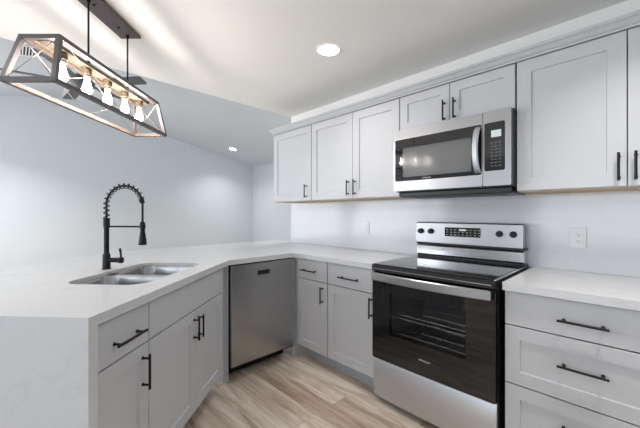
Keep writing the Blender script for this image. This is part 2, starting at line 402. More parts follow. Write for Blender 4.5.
# ------------------------------------------------------------ cabinets
def pull(parent, p0, p1, yface, m, off=0.032, r=0.0055, name='handle'):
    """bar pull in the local x-z plane of a cabinet front"""
    p0 = Vector((p0[0], yface-off, p0[1])); p1 = Vector((p1[0], yface-off, p1[1])); d = p1-p0
    b = mb(m); b.cyl(p0, p1, r, n=14)
    for t in (0.12, 0.88):
        q = p0+d*t; b.cyl((q.x, yface+0.0005, q.z), (q.x, q.y, q.z), r*0.85, n=12)
        b.cyl((q.x, yface, q.z), (q.x, yface-0.003, q.z), r*1.35, n=12)
    return b.build(name, parent, smooth=True)
TH = 0.02
def cab_body(root, x0, x1, z0, z1, depth, toe=0.0, ply=False, sidel=True, sider=True, holes=None):
    b = mb(M['cabinet_box']); t = 0.016
    b.box(x0, x0+t, -depth, -0.002, z0, z1); b.box(x1-t, x1, -depth, -0.002, z0, z1)
    b.box(x0+t, x1-t, -0.012, -0.002, z0, z1)
    if z0 > 1: b.box(x0+t, x1-t, -depth, -0.012, z1-t, z1)
    else: b.box(x0+t, x1-t, -depth, -0.012, z0, z0+t)
    # face frame
    b.box(x0+t, x1-t, -depth, -depth+0.018, z1-0.04, z1-0.0005); b.box(x0+t, x1-t, -depth, -depth+0.018, z0+0.001, z0+0.04)
    b.box(x0+t, x0+t+0.022, -depth, -depth+0.018, z0+0.04, z1-0.04); b.box(x1-t-0.022, x1-t, -depth, -depth+0.018, z0+0.04, z1-0.04)
    b.build('body', root)
    if ply: mb(M['ply']).box(x0+0.002, x1-0.002, -depth+0.001, -0.004, z0-0.004, z0+0.012).build('bottom_panel', root)['label'] = 'unpainted tan plywood underside'
    if toe: mb(M['cabinet_box']).box(x0, x1, -depth+toe, -depth+toe+0.016, 0, z0-0.001).build('toe_kick', root)
def leaf(root, name, x0, x1, z0, z1, depth, rail=0.065, m=None):
    return mb(m or M['cabinet']).panel_xz(x0, x1, z0, z1, -depth-TH, -depth-0.0005, rail, 0.009 if rail else 0).build(name, root)

BZ0, BZ1 = 0.114, 0.875
DZ = 0.702                                           # line between drawer row and doors
g = 0.003
def base_cab(label, loc, w, rotz, hand, sink=False, drawers=False, group=None, hm=None, depth=0.61, name='base_cabinet', fronts=None):
    hm = hm or M['black_metal']
    t = thing(name, label, 'cabinet', loc, rotz, group)
    cab_body(t, 0.001, w-0.001, BZ0, BZ1, depth, toe=0.07)
    return t

# left of the range: two drawer-over-door units on the range wall (local frame = world orientation)
t = base_cab('narrow grey base cabinet with one drawer and door, in the corner beside the dishwasher', (0.042, 0, 0), 0.362, 0, 'r')
D = 0.61
d = leaf(t, 'drawer', g, 0.362-g, DZ+g, 0.868, D, 0); pull(d, (0.068, 0.780), (0.248, 0.780), -D-TH, M['bronze'])
d = leaf(t, 'door', g, 0.362-g, BZ0+0.008, DZ-g, D, 0.062); pull(d, (0.362-0.048, 0.535), (0.362-0.048, 0.672), -D-TH, M['bronze'])
mb(M['cabinet_box']).box(-0.060, -0.001, -0.625, -0.606, 0.0, BZ1).box(-0.060, -0.042, -0.654, -0.6255, 0.0, BZ1).build('filler_strip', t)
t = base_cab('grey base cabinet with one drawer and door, immediately left of the range', (0.408, 0, 0), 0.452, 0, 'r')
d = leaf(t, 'drawer', g, 0.452-g, DZ+g, 0.868, D, 0); pull(d, (0.135, 0.777), (0.325, 0.777), -D-TH, M['bronze'])
d = leaf(t, 'door', g, 0.452-g, BZ0+0.008, DZ-g, D, 0.065); pull(d, (0.427, 0.535), (0.427, 0.678), -D-TH, M['bronze'])

# right of the range: three-drawer unit
t = base_cab('wide grey base cabinet with three stacked drawers, right of the range', (1.655, 0, 0), 0.610, 0, 'r')
for z0, z1, rl, nm in ((DZ+g, 0.868, 0, 0), (0.415, DZ-g, 0.065, 1), (BZ0+0.008, 0.409, 0.065, 2)):
    d = leaf(t, 'drawer', g, 0.610-g, z0, z1, D, rl); zc = (0.777, 0.573, 0.293)[nm]
    pull(d, (0.218, zc), (0.392, zc), -D-TH, M['black_metal'])
t = base_cab('grey base cabinet at the far right edge, past the three-drawer unit', (2.268, 0, 0), 0.6, 0, 'r')
d = leaf(t, 'drawer', g, 0.6-g, DZ+g, 0.868, D, 0); pull(d, (0.21, 0.777), (0.39, 0.777), -D-TH, M['black_metal'])
d = leaf(t, 'door', g, 0.6-g, BZ0+0.008, DZ-g, D, 0.065); pull(d, (0.05, 0.53), (0.05, 0.67), -D-TH, M['black_metal'])

# angled peninsula run: A0 = far end of its door plane, U along it towards the camera, N its outward normal
A0 = Vector((0.076, -1.351)); U = Vector((0.6665, -0.7455)); N = Vector((0.7455, 0.6665))
def AB(a, b, z=0.0): p = A0+U*a-N*b; return Vector((p.x, p.y, z))
ROT = atan2(-U.y, -U.x)                              # local +x = -U, local -y = N
def diag_origin(a1): p = AB(a1, D+TH); return (p.x, p.y, 0)
wS = 0.840; wN = 0.302
t = base_cab('grey sink base cabinet with false front and two doors, under the angled sink', diag_origin(wS), wS, ROT, 'r')
leaf(t, 'false_front', g, wS-g, DZ+g, 0.868, D, 0)
sp = wS-0.395
d = leaf(t, 'door', g, sp-g/2, BZ0+0.008, DZ-g, D, 0.065); pull(d, (sp-0.028, 0.535), (sp-0.028, 0.665), -D-TH, M['black_metal'])
d = leaf(t, 'door', sp+g/2, wS-g, BZ0+0.008, DZ-g, D, 0.065); pull(d, (sp+0.026, 0.535), (sp+0.026, 0.665), -D-TH, M['black_metal'])
# corner post between the angled run and the dishwasher, standing on the floor
p1 = AB(0.0, 0.012); pl = mb(M['cabinet_box'])
pl.prism([(0.001, -1.263), (-0.027, -1.290), (-0.12, -1.290), (-0.12, -1.263)], 0.0, 0.875)
pst = pl.build('corner_post', t)
pst.matrix_parent_inverse = (Matrix.Translation(Vector(diag_origin(wS))) @ Matrix.Rotation(ROT, 4, 'Z')).inverted()
t = base_cab('narrow grey base cabinet with drawer over door, at the open end of the peninsula', diag_origin(wS+wN), wN, ROT, 'r')
d = leaf(t, 'drawer', g, wN-g, DZ+g, 0.868, D, 0); pull(d, (0.070, 0.772), (0.240, 0.772), -D-TH, M['black_metal'])
d = leaf(t, 'door', g, wN-g, BZ0+0.008, DZ-g, D, 0.06); pull(d, (wN-0.045, 0.515), (wN-0.045, 0.662), -D-TH, M['black_metal'])

# back panel behind the peninsula cabinets carrying the bar overhang
o = mb(M['cabinet_box']).prism([tuple(AB(0.13, 0.66).xy), tuple(AB(1.138, 0.66).xy), tuple(AB(1.138, 0.68).xy), tuple(AB(0.13, 0.68).xy)], 0, 0.875).build('back_panel')
tag(o, 'plain grey panel closing the living-room side behind the angled peninsula cabinets', 'panel')

# ------------------------------------------------------------ wall cabinets
UZ0, UZ1, UD = 1.383, 2.138, 0.305
UD0 = UD
def upper(label, x0, x1, z0, doors, hm, group=None):
    t = thing('wall_cabinet', label, 'cabinet', (x0, 0, 0), 0, group)
    w = x1-x0
    cab_body(t, 0.001, w-0.001, z0, UZ1, UD, ply=True)
    for a, b2, hx in doors:
        d = leaf(t, 'door', a-x0+0.002, b2-x0-0.002, z0+0.004, 2.124, UD, 0.070 if z0 < 1.6 else 0.062)
        h0, h1 = (1.412, 1.545) if z0 < 1.6 else (1.878, 2.012)
        pull(d, (hx-x0, h0), (hx-x0, h1), -UD-TH, hm)
    return t
upper('light grey single-door wall cabinet, leftmost of the wall cabinets', -0.732, -0.113, UZ0, [(-0.732, -0.113, -0.180)], M['bronze'])
upper('light grey two-door wall cabinet, just left of the microwave', -0.109, 0.866, UZ0, [(-0.109, 0.408, 0.366), (0.408, 0.866, 0.440)], M['bronze'])
upper('short light grey two-door wall cabinet, directly above the microwave', 0.870, 1.628, 1.862, [(0.870, 1.2465, 1.212), (1.2465, 1.628, 1.281)], M['bronze'])
upper('large light grey two-door wall cabinet, right of the microwave', 1.634, 2.548, UZ0, [(1.634, 2.091, 2.062), (2.091, 2.548, 2.120)], M['black_metal'])

# crown moulding, profile swept along the cabinet tops with a return at the left end
prof = [(-0.327, 2.126), (-0.338, 2.126), (-0.340, 2.134), (-0.350, 2.140), (-0.362, 2.158), (-0.372, 2.164), (-0.374, 2.178), (-0.327, 2.178)]
b = mb(M['crown']); x0, x1 = -0.732, 2.548
va = [(x0-(-y-0.327)*0.2, y, z) for y, z in prof]; vb = [(x1, y, z) for y, z in prof]; vc = [(x0-(-y-0.327)*0.2, -0.001, z) for y, z in prof]
n = len(prof); vs = va+vb+vc; fs = []
for i in range(n):
    j = (i+1) % n; fs.append((i, j, n+j, n+i)); fs.append((i, j, 2*n+j, 2*n+i))
fs.append(tuple(range(n, 2*n))); fs.append(tuple(range(2*n, 3*n))); b.quadmesh(vs, fs)
b.box(-0.7318, 2.547, -0.3255, -0.002, 2.1395, 2.150)
tag(b.build('crown_molding'), 'light grey crown moulding along the tops of the wall cabinets', 'molding')

# ------------------------------------------------------------ worktops
CZ0, CZ1 = 0.876, 0.914
f0 = A0+N*0.014
tI = (0.024-f0.x)/U.x; I = (0.024, f0.y+U.y*tI)
E0 = f0+U*1.186; E1 = E0-N*1.215
sB = (E1.x+1.17)/U.x; E2 = (-1.17, E1.y-U.y*sB)
hole = [tuple(AB(a, b2).xy) for a, b2 in rrect(0.045, 0.722, 0.115, 0.530, 0.085)]
w0, w1 = E0-U*0.040, E0
outer = [(0.868, -0.001), (0.868, -0.655), (0.024, -0.655), I, tuple(w0), tuple(w0-N*1.215), E2, (-1.17, -0.001)]
ct = thing('countertop', 'white quartz worktop wrapping from the range wall around the angled sink peninsula', 'countertop', (0, 0, 0))
b = mb(M['quartz']).prism(outer, CZ1-0.020, CZ1, [hole])
b.build('slab', ct)
def inset(poly, d):
    n = len(poly); P = [Vector(p) for p in poly]
    ar = sum(P[i].x*P[(i+1) % n].y-P[(i+1) % n].x*P[i].y for i in range(n)); sg = 1 if ar > 0 else -1; out = []
    for i in range(n):
        a = (P[i]-P[i-1]).normalized(); c = (P[(i+1) % n]-P[i]).normalized()
        na = Vector((-a.y, a.x))*sg; nc = Vector((-c.y, c.x))*sg
        m_ = (na+nc).normalized(); out.append(tuple(P[i]+m_*(d/max(0.2, m_.dot(na)))))
    return out
mb(M['quartz']).prism(outer, CZ0, CZ1-0.0203, [inset(outer, 0.035)]).build('built_up_edge', ct)
b = mb(M['quartz']).prism([tuple(w0), tuple(w1), tuple(w1-N*1.215), tuple(w0-N*1.215)], 0.0, CZ1)
b.build('waterfall_panel', ct)['label'] = 'upright quartz end panel running down to the floor'
t = mb(M['quartz']).prism(rrect(1.652, 3.2, -0.660, -0.001, 0.006, 3), CZ0, CZ1).build('countertop')
tag(t, 'white quartz worktop over the drawers right of the range', 'countertop')

# ------------------------------------------------------------ sink
sk = thing('sink', 'stainless double-bowl undermount sink set into the peninsula worktop', 'sink', tuple(AB(0.395, 0.32, CZ1-0.020)), ROT)
def lp(a, b2):                                        # (a,b) -> local coordinates of the sink
    return (-(a-0.395), -( -(b2-0.32)))
def bowl(a0, a1, b0, b1, depth):
    b = mb(M['steel_bowl']); rings = []
    for i, (ins, z, r) in enumerate(((-0.012, -0.001, 0.085), (0.0, -0.001, 0.08), (0.006, -0.02, 0.078), (0.014, -depth+0.03, 0.07), (0.035, -depth+0.004, 0.06), (0.09, -depth, 0.04))):
        rings.append([b.bm.verts.new((*lp(p[0], p[1]), z)) for p in rrect(a0+ins, a1-ins, b0+ins, b1-ins, r)])
    fs = []
    for A, B in zip(rings, rings[1:]):
        for k in range(len(A)): fs.append(b.bm.faces.new((A[k], A[(k+1) % len(A)], B[(k+1) % len(A)], B[k])))
    fs.append(b.bm.faces.new(rings[-1])); b._new(fs)
    o = b.build('bowl', sk, smooth=True, recalc=False)
    md = o.modifiers.new('thickness', 'SOLIDIFY'); md.thickness = 0.0015; md.offset = 0
    c = lp((a0+a1)/2, (b0+b1)/2)
    q = mb(M['chrome']); q.lathe_between((c[0], c[1], -depth+0.0005), (c[0], c[1], -depth+0.006), [(0, 0.044), (0.6, 0.044), (1, 0.036), (1.0, 0.03), (0.1, 0.024), (0.1, 0.0)], 24, False)
    q.build('drain', o, smooth=True)
bowl(0.040, 0.372, 0.110, 0.535, 0.20)
bowl(0.396, 0.728, 0.110, 0.535, 0.20)
mb(M['steel_bowl']).box(lp(0.3915, 0)[0], lp(0.3765, 0)[0], lp(0, 0.17)[1], lp(0, 0.47)[1], -0.020, -0.010, 0.004).build('divider', sk)

# ------------------------------------------------------------ faucet
fp = AB(0.317, 0.607, CZ1)
fc = thing('faucet', 'tall matte black spring-coil kitchen faucet behind the sink', 'faucet', tuple(fp), atan2(N.y, N.x))
bl = M['black_metal']
mb(bl).lathe_between((0, 0, 0), (0, 0, 0.10), [(0, 0.026), (0.06, 0.026), (0.08, 0.022), (0.85, 0.022), (0.95, 0.018), (1, 0.014)], 24).build('base', fc, smooth=True)
mb(bl).lathe_between((0, 0, 0.10), (0, 0, 0.315), [(0, 0.015), (0.74, 0.015), (0.76, 0.0185), (1, 0.0185)], 20).build('column', fc, smooth=True)
R0, zc = 0.116, 0.396
path = [Vector((0, 0, 0.300+(zc-0.300)*k/10)) for k in range(10)]
path += [Vector((R0-R0*cos(a), 0, zc+R0*sin(a))) for a in [pi*k/30*0.93 for k in range(31)]]
mb(bl).tube(path, 0.0065, 10).build('hose', fc, smooth=True)
# helix around the hose
cum = [0.0]
for p, q in zip(path, path[1:]): cum.append(cum[-1]+(q-p).length)
tot = cum[-1]; turns = 15; hp = []
for k in range(turns*12+1):
    s_ = tot*k/(turns*12); i = max(j for j in range(len(cum)) if cum[j] <= s_+1e-9); i = min(i, len(path)-2)
    tt = (s_-cum[i])/(cum[i+1]-cum[i]); p = path[i].lerp(path[i+1], tt); d_ = (path[i+1]-path[i]).normalized()
    nx = Vector((d_.z, 0, -d_.x)); ny = Vector((0, 1, 0)); a = 2*pi*k/12
    hp.append(p+nx*(0.0150*cos(a))+ny*(0.0150*sin(a)))
mb(bl).tube(hp, 0.0034, 6).build('spring_coil', fc, smooth=True)
e = path[-1]
mb(bl).tube([e, (0.232, 0, e.z-0.02), (0.232, 0, 0.286)], 0.0065, 10).build('hose', fc, smooth=True)
mb(bl).cyl((e.x-0.006, 0, e.z+0.012), (e.x+0.002, 0, e.z-0.016), 0.0145, n=18).build('collar', fc, smooth=True)
mb(bl).lathe_between((0.232, 0, 0.292), (0.232, 0, 0.150), [(0, 0.010), (0.05, 0.015), (0.30, 0.015), (0.36, 0.013), (0.8, 0.022), (0.97, 0.024), (1, 0.021)], 22).build('spray_head', fc, smooth=True)
b = mb(bl); b.cyl((0, 0, 0.262), (0.218, 0, 0.262), 0.0055, n=12); b.lathe_between((0.232, 0, 0.252), (0.232, 0, 0.274), [(0, 0.0175), (1, 0.0175)], 18); b.lathe_between((0, 0, 0.25), (0, 0, 0.274), [(0, 0.0165), (1, 0.0165)], 18)
b.build('holder_arm', fc, smooth=True)
b = mb(bl); b.cyl((0.0, 0, 0.056), (0.082, 0, 0.056), 0.015, n=18); b.lathe_between((0.082, 0, 0.056), (0.104, 0, 0.056), [(0, 0.015), (0.2, 0.019), (0.9, 0.019), (1, 0.014)], 20)
b.tube([(0.094, 0, 0.066), (0.094, 0, 0.085), (0.087, 0, 0.128)], [0.006, 0.0055, 0.0075], 12)
b.build('lever_handle', fc, smooth=True)

# ------------------------------------------------------------ dishwasher (front faces +x)
dw = thing('dishwasher', 'stainless steel dishwasher built in between corner cabinet and angled peninsula', 'dishwasher', (0.0, -0.955, 0), pi/2)
mb(M['black_plastic']).box(-0.298, 0.298, -0.012+0.0, 0.57, 0.10, 0.868).build('body', dw)
# local -y = +X world ; door from y=+0.0 .. -0.0 ; keep front at world X=0.0
b = mb(M['dw_steel']); W = 0.297
zs = [0.118, 0.125, 0.30, 0.55, 0.778, 0.782, 0.80, 0.806, 0.862, 0.868]
rows = []
def dwy(z): return -0.030 if 0.125 <= z <= 0.862 else -0.024
hx0, hx1 = -0.045+0.0, 0.055
b.prism([(-W, 0.0), (W, 0.0), (W, -0.026), (W-0.004, -0.03), (-W+0.004, -0.03), (-W, -0.026)], 0.118, 0.866)
door = b.build('door', dw)
# real pocket handle cut with a boolean
cut = mb(M['black_void']).box(-0.075, 0.050, -0.06, -0.008, 0.772, 0.808, 0.010, 3).build('pocket_cutter', dw)
md = door.modifiers.new('pocket', 'BOOLEAN'); md.operation = 'DIFFERENCE'; md.object = cut; md.solver = 'EXACT'
bpy.context.view_layer.update()
dg = bpy.context.evaluated_depsgraph_get(); me2 = bpy.data.meshes.new_from_object(door.evaluated_get(dg)); door.modifiers.clear(); door.data = me2
bpy.data.objects.remove(cut, do_unlink=True)
mb(M['black_plastic']).box(-0.066, 0.041, -0.0088, -0.0075, 0.776, 0.804).build('handle_pocket', door)
mb(M['chrome']).box(-0.073, 0.048, -0.0315, -0.022, 0.768, 0.773, 0.002).build('handle_lip', door)
mb(M['black_plastic']).box(-0.270, -0.170, -0.0304, -0.0295, 0.8455, 0.8475).build('vent_slit', door)
mb(M['black_void']).box(-W, W, 0.125, 0.14, 0.0, 0.0995).build('toe_kick', dw)
mb(M['black_void']).box(-W-0.001, W, -0.004, 0.02, 0.8685, 0.8745).build('shaded_gap_strip', dw)  # near-black strip set in for the shade of the gap below the worktop

# ------------------------------------------------------------ range
RX = 1.252
rg = thing('range', 'freestanding stainless steel range with black glass cooktop and oven door', 'stove', (RX, 0, 0))
H = 0.380
b = mb(M['black_plastic'])
b.box(-H, -H+0.02, -0.635, -0.03, 0.03, 0.90); b.box(H-0.02, H, -0.635, -0.03, 0.03, 0.90)
b.box(-H+0.02, H-0.02, -0.05, -0.03, 0.03, 0.90); b.box(-H+0.02, H-0.02, -0.62, -0.05, 0.03, 0.05)
for sx in (-1, 1):
    for yy in (-0.58, -0.1): b.cyl((sx*0.33, yy, 0.0), (sx*0.33, yy, 0.032), 0.018, n=12)
b.build('body', rg)
# cavity with racks
b = mb(M['cavity']); cx, cz0, cz1 = 0.30, 0.33, 0.79
b.box(-cx-0.01, -cx, -0.630, -0.10, cz0, cz1); b.box(cx, cx+0.01, -0.630, -0.10, cz0, cz1)
b.box(-cx, cx, -0.11, -0.10, cz0, cz1); b.box(-cx, cx, -0.630, -0.10, cz0-0.01, cz0); b.box(-cx, cx, -0.630, -0.10, cz1, cz1+0.01)
b.build('oven_cavity', rg)
for rz in (0.455, 0.58):
    b = mb(M['chrome'])
    for k in range(13):
        x = -cx+0.02+k*(2*cx-0.04)/12; b.cyl((x, -0.60, rz), (x, -0.13, rz), 0.0022, n=6)
    for yy in (-0.605, -0.45, -0.30, -0.13): b.cyl((-cx+0.002, yy, rz-0.003), (cx-0.002, yy, rz-0.003), 0.0035, n=8)
    b.cyl((-cx+0.01, -0.605, rz+0.02), (cx-0.01, -0.605, rz+0.02), 0.0035, n=8)
    b.build('oven_rack', rg, smooth=True)
# door: black glass leaf with window hole
def xzprism(m, poly, y0, y1, holes=()):
    b = mb(m).prism(poly, 0, 1, holes)
    for v in b.bm.verts:
        x, y, z = v.co; v.co = Vector((x, y0+(y1-y0)*z, y))
    return b
fr = rrect(-H+0.003, H-0.003, 0.298, 0.872, 0.012, 3)
win = rrect(-0.245, 0.232, 0.478, 0.742, 0.012, 4)
door = xzprism(M['black_glass'], fr, -0.675, -0.640, [win]).build('oven_door', rg)
xzprism(M['oven_pane'], rrect(-0.243, 0.230, 0.480, 0.740, 0.010, 4), -0.6735, -0.6695).build('window_pane', door)
# handle: wide flat strip bowed outwards
b = mb(M['steel_h']); n = 24; vs = []
for k in range(n+1):
    x = -0.362+0.724*k/n; q = 1-(x/0.362)**2; y = -0.700-0.030*q; zz = 0.844+0.0*q
    hh = 0.026
    vs += [(x, y, zz-hh), (x, y-0.006, zz-hh+0.005), (x, y-0.006, zz+hh-0.005), (x, y, zz+hh), (x, y+0.008, zz+hh), (x, y+0.008, zz-hh)]
fs = [(k*6+i, k*6+(i+1) % 6, (k+1)*6+(i+1) % 6, (k+1)*6+i) for k in range(n) for i in range(6)]
fs += [tuple(range(6)), tuple(range(n*6, n*6+6))]
b.quadmesh(vs, fs)
hd = b.build('handle', door, smooth=True)
for sx in (-1, 1): mb(M['black_plastic']).box(sx*0.359-0.006, sx*0.359+0.006, -0.705, -0.674, 0.818, 0.870, 0.003).build('handle_mount', door)
lettering('logo_lettering', 'Whirlpool', 0.017, door, (-0.005, -0.6753, 0.388), (pi/2, 0, 0), M['white_print'])
# warming drawer: slightly bulged stainless front
b = mb(M['steel_v']); n = 24; vs = []
for k in range(n+1):
    x = (-H+0.003)+(2*H-0.006)*k/n; q = (1-(x/H)**2)**0.35 if abs(x) < H else 0; y = -0.655-0.022*q
    vs += [(x, y+0.004, 0.042), (x, y, 0.048), (x, y-0.004, 0.17), (x, y, 0.282), (x, y+0.006, 0.292), (x, -0.64, 0.292), (x, -0.64, 0.042)]
m_ = 7
fs = [(k*m_+i, k*m_+(i+1) % m_, (k+1)*m_+(i+1) % m_, (k+1)*m_+i) for k in range(n) for i in range(m_)]
fs += [tuple(range(m_)), tuple(range(n*m_, n*m_+m_))]
b.quadmesh(vs, fs); b.build('storage_drawer', rg, smooth=True)
# cooktop
b = mb(M['black_plastic']); b.prism(rrect(-H+0.001, H-0.001, -0.688, -0.035, 0.014, 4), 0.878, 0.916); b.build('cooktop_frame', rg)
b = mb(M['chrome'])
b.box(H-0.014, H-0.002, -0.675, -0.075, 0.9162, 0.9215, 0.0015); b.box(-H+0.002, -H+0.008, -0.675, -0.075, 0.9162, 0.9205, 0.0015)
b.box(-H+0.02, H-0.02, -0.6895, -0.6875, 0.893, 0.897)
b.build('cooktop_trim', rg)
ck = mb(M['cook_glass']).prism(rrect(-H+0.010, H-0.016, -0.680, -0.080, 0.012, 4), 0.9162, 0.9235).build('cooktop_glass', rg)
for cx_, cy_, rr in ((-0.19, -0.53, 0.11), (0.19, -0.53, 0.11), (-0.19, -0.23, 0.075), (0.19, -0.23, 0.095), (0.0, -0.20, 0.05)):
    b = mb(M['ring_print'])
    for r_ in (rr, rr*0.62):
        vs = []; n = 48
        for k in range(n):
            a = 2*pi*k/n; vs += [(cx_+r_*cos(a), cy_+r_*sin(a), 0.92375), (cx_+(r_-0.002)*cos(a), cy_+(r_-0.002)*sin(a), 0.92375)]
        b.quadmesh(vs, [(2*k, (2*k+2) % (2*n), (2*k+3) % (2*n), 2*k+1) for k in range(n)])
    b.build('burner_ring', ck)
# backguard
G = 0.366
def wedge(m, x0, x1, pts, nm, par, sm=False):
    b = mb(m); n = len(pts); vs = [(x0, y, z) for y, z in pts]+[(x1, y, z) for y, z in pts]
    b.quadmesh(vs, [tuple(range(n)), tuple(range(2*n-1, n-1, -1))]+[(i, (i+1) % n, (i+1) % n+n, i+n) for i in range(n)])
    return b.build(nm, par, smooth=sm)
bg = wedge(M['steel_h'], -G, G, [(-0.112, 1.036), (-0.104, 1.182), (-0.098, 1.190), (-0.035, 1.190), (-0.035, 1.036)], 'backguard', rg)
wedge(M['black_plastic'], -G-0.006, G+0.010, [(-0.092, 1.020), (-0.092, 1.0355), (-0.035, 1.0355), (-0.035, 1.020)], 'vent_slot', rg)
wedge(M['chrome'], -G+0.002, G, [(-0.084, 0.934), (-0.096, 0.946), (-0.096, 1.006), (-0.086, 1.0195), (-0.035, 1.0195), (-0.035, 0.934)], 'chrome_riser', rg, True)
wedge(M['black_plastic'], -G-0.004, G+0.012, [(-0.079, 0.9165), (-0.079, 0.9335), (-0.035, 0.9335), (-0.035, 0.9165)], 'rear_vent', rg)
slope = atan2(0.008, 0.146)
def face_y(z): return -0.112+(z-1.036)*0.008/0.146
for kx in (-0.326, -0.243, 0.231, 0.311):
    z = 1.121; y = face_y(z)
    k = mb(M['black_plastic']); k.lathe_between((kx, y+0.001, z), (kx, y-0.026, z), [(0, 0.0215), (0.15, 0.0215), (0.2, 0.019), (0.9, 0.0175), (1, 0.015)], 24)
    kn = k.build('knob', rg, smooth=True)
    mb(M['black_metal']).box(kx-0.003, kx+0.003, y-0.031, y-0.025, z-0.015, z+0.015, 0.001).build('grip', kn)
dp = xzprism(M['black_glass'], rrect(-0.134, 0.114, 1.089, 1.155, 0.006, 3), -0.1125, -0.1075).build('control_display', rg)
b = mb(M['white_print'])
for row, zz in ((0, 1.102), (1, 1.120), (2, 1.138)):
    for k in range(9):
        x = -0.120+k*0.0275
        if row == 2 and 3 <= k <= 4: continue
        w_ = 0.010+0.006*((k*7+row*3) % 3)/2
        b.box(x, x+w_, -0.1129, -0.1122, zz-0.0016, zz+0.0016)
b.build('key_print', dp)
mb(M['display']).box(-0.030, 0.016, -0.1130, -0.1122, 1.131, 1.145).build('clock_screen', dp)

# ------------------------------------------------------------ microwave
mw = thing('microwave', 'stainless over-the-range microwave with black glass window, mounted above the range', 'microwave', (RX-0.005, -0.015, 1.40))
def z_(z): return z-1.40
b = mb(M['black_plastic']); b.box(-0.374, 0.384, -0.355, 0.012, z_(1.412), z_(1.855)); b.build('body', mw)
b = mb(M['black_plastic']); b.box(-0.355, 0.372, -0.345, -0.02, z_(1.375), z_(1.4115), 0.006)
b.build('vent_base', mw)
b = mb(M['black_metal'])
for k in range(2): b.box(-0.28+0.33*k, -0.05+0.33*k, -0.27, -0.11, z_(1.3725), z_(1.376))
b.build('grease_filter', mw)
dx0, dx1 = -0.380, 0.230
dr = xzprism(M['steel_h'], rrect(dx0, dx1, z_(1.418), z_(1.855), 0.006, 3), -0.390, -0.356, [rrect(dx0+0.013, dx1-0.004, z_(1.487), z_(1.787), 0.010, 4)]).build('door', mw)
gl = xzprism(M['black_glass'], rrect(dx0+0.0135, dx1-0.0045, z_(1.4875), z_(1.7865), 0.010, 4), -0.387, -0.360, [rrect(-0.315, 0.165, z_(1.515), z_(1.725), 0.006, 4)]).build('window_frame', dr)
xzprism(M['mw_pane'], rrect(-0.314, 0.164, z_(1.516), z_(1.724), 0.006, 4), -0.386, -0.383).build('window_pane', dr)
xzprism(M['mw_mesh'], rrect(-0.314, 0.164, z_(1.516), z_(1.724), 0.006, 4), -0.376, -0.374).build('window_screen', dr)
lettering('logo_lettering', 'Whirlpool', 0.014, dr, (-0.125, -0.3873, z_(1.5005)), (pi/2, 0, 0), M['white_print'])
# arched door handle
b = mb(M['steel_v']); n = 22; vs = []
for k in range(n+1):
    t_ = k/n; q = 4*t_*(1-t_); z = z_(1.498)+t_*0.278; y = -0.388-0.042*q**0.6; xo = -0.006*q; wd = 0.018
    xc = 0.205+xo
    vs += [(xc-wd, y+0.003, z), (xc-wd*0.6, y-0.006, z), (xc+wd*0.6, y-0.006, z), (xc+wd, y+0.003, z), (xc+wd*0.5, y+0.008, z), (xc-wd*0.5, y+0.008, z)]
fs = [(k*6+i, k*6+(i+1) % 6, (k+1)*6+(i+1) % 6, (k+1)*6+i) for k in range(n) for i in range(6)]
fs += [tuple(range(6)), tuple(range(n*6, n*6+6))]
b.quadmesh(vs, fs); b.build('handle', dr, smooth=True)
cp = xzprism(M['steel_h'], rrect(0.233, 0.380, z_(1.418), z_(1.855), 0.006, 3), -0.390, -0.356, [rrect(0.2345+0.006, 0.350, z_(1.505), z_(1.787), 0.010, 4)]).build('control_panel', mw)
kp = xzprism(M['black_glass'], rrect(0.2345+0.0065, 0.3495, z_(1.5055), z_(1.7865), 0.010, 4), -0.3885, -0.358).build('keypad', cp)
mb(M['display']).box(0.277, 0.330, -0.3892, -0.3883, z_(1.700), z_(1.740)).build('display_screen', cp)
b = mb(M['ring_print'])
for r_ in range(8):
    for c in range(3): b.box(0.274+c*0.021, 0.288+c*0.021, -0.3890, -0.3883, z_(1.530+r_*0.019), z_(1.5375+r_*0.019))
b.build('key_print', kp)

# ------------------------------------------------------------ wall plates
def plate(label, x, z, kind):
    t = thing('wall_outlet' if kind == 'o' else 'light_switch', label, 'outlet' if kind == 'o' else 'switch', (x, -0.009, z))
    mb(M['plate']).box(-0.037, 0.037, -0.006, 0, -0.059, 0.059, 0.0025).build('cover_plate', t)
    s = mb(M['plate']).box(-0.017, 0.017, -0.0085, -0.0055, -0.034, 0.034, 0.001).build('socket' if kind == 'o' else 'rocker', t)
    if kind == 'o':
        b = mb(M['slot'])
        for zz in (-0.019, 0.017):
            for xx in (-0.006, 0.006): b.box(xx-0.0012, xx+0.0012, -0.0089, -0.0083, zz-0.004, zz+0.005)
            b.cyl((0, -0.0083, zz-0.010), (0, -0.0089, zz-0.010), 0.0024, n=10)
        b.build('slots', s)
plate('white double outlet in the tiles right of the range', 1.877, 1.112, 'o')
plate('small white wall plate in the tiles left of the range', 0.315, 1.120, 's')

# ------------------------------------------------------------ recessed lights
def downlight(label, loc, tilt=0.0, r=0.075):
    t = thing('recessed_light', label, 'ceiling light', loc); t.rotation_euler[0] = tilt
    b = mb(M['trim']); b.lathe_between((0, 0, 0), (0, 0, -0.006), [(0, r+0.013), (0.6, r+0.012), (1, r+0.004), (1, r), (0.2, r)], 36, False); b.build('trim_ring', t, smooth=True)
    mb(M['lens']).cyl((0, 0, -0.0005), (0, 0, -0.0042), r, n=36).build('lens', t)
downlight('round white recessed light glowing in the flat kitchen ceiling', (0.586, -0.80, CEIL-0.0005))
downlight('small round recessed light glowing in the sloped grey ceiling', (-3.956, 0.948, vz(0.948)-0.001), -math.atan(SL))

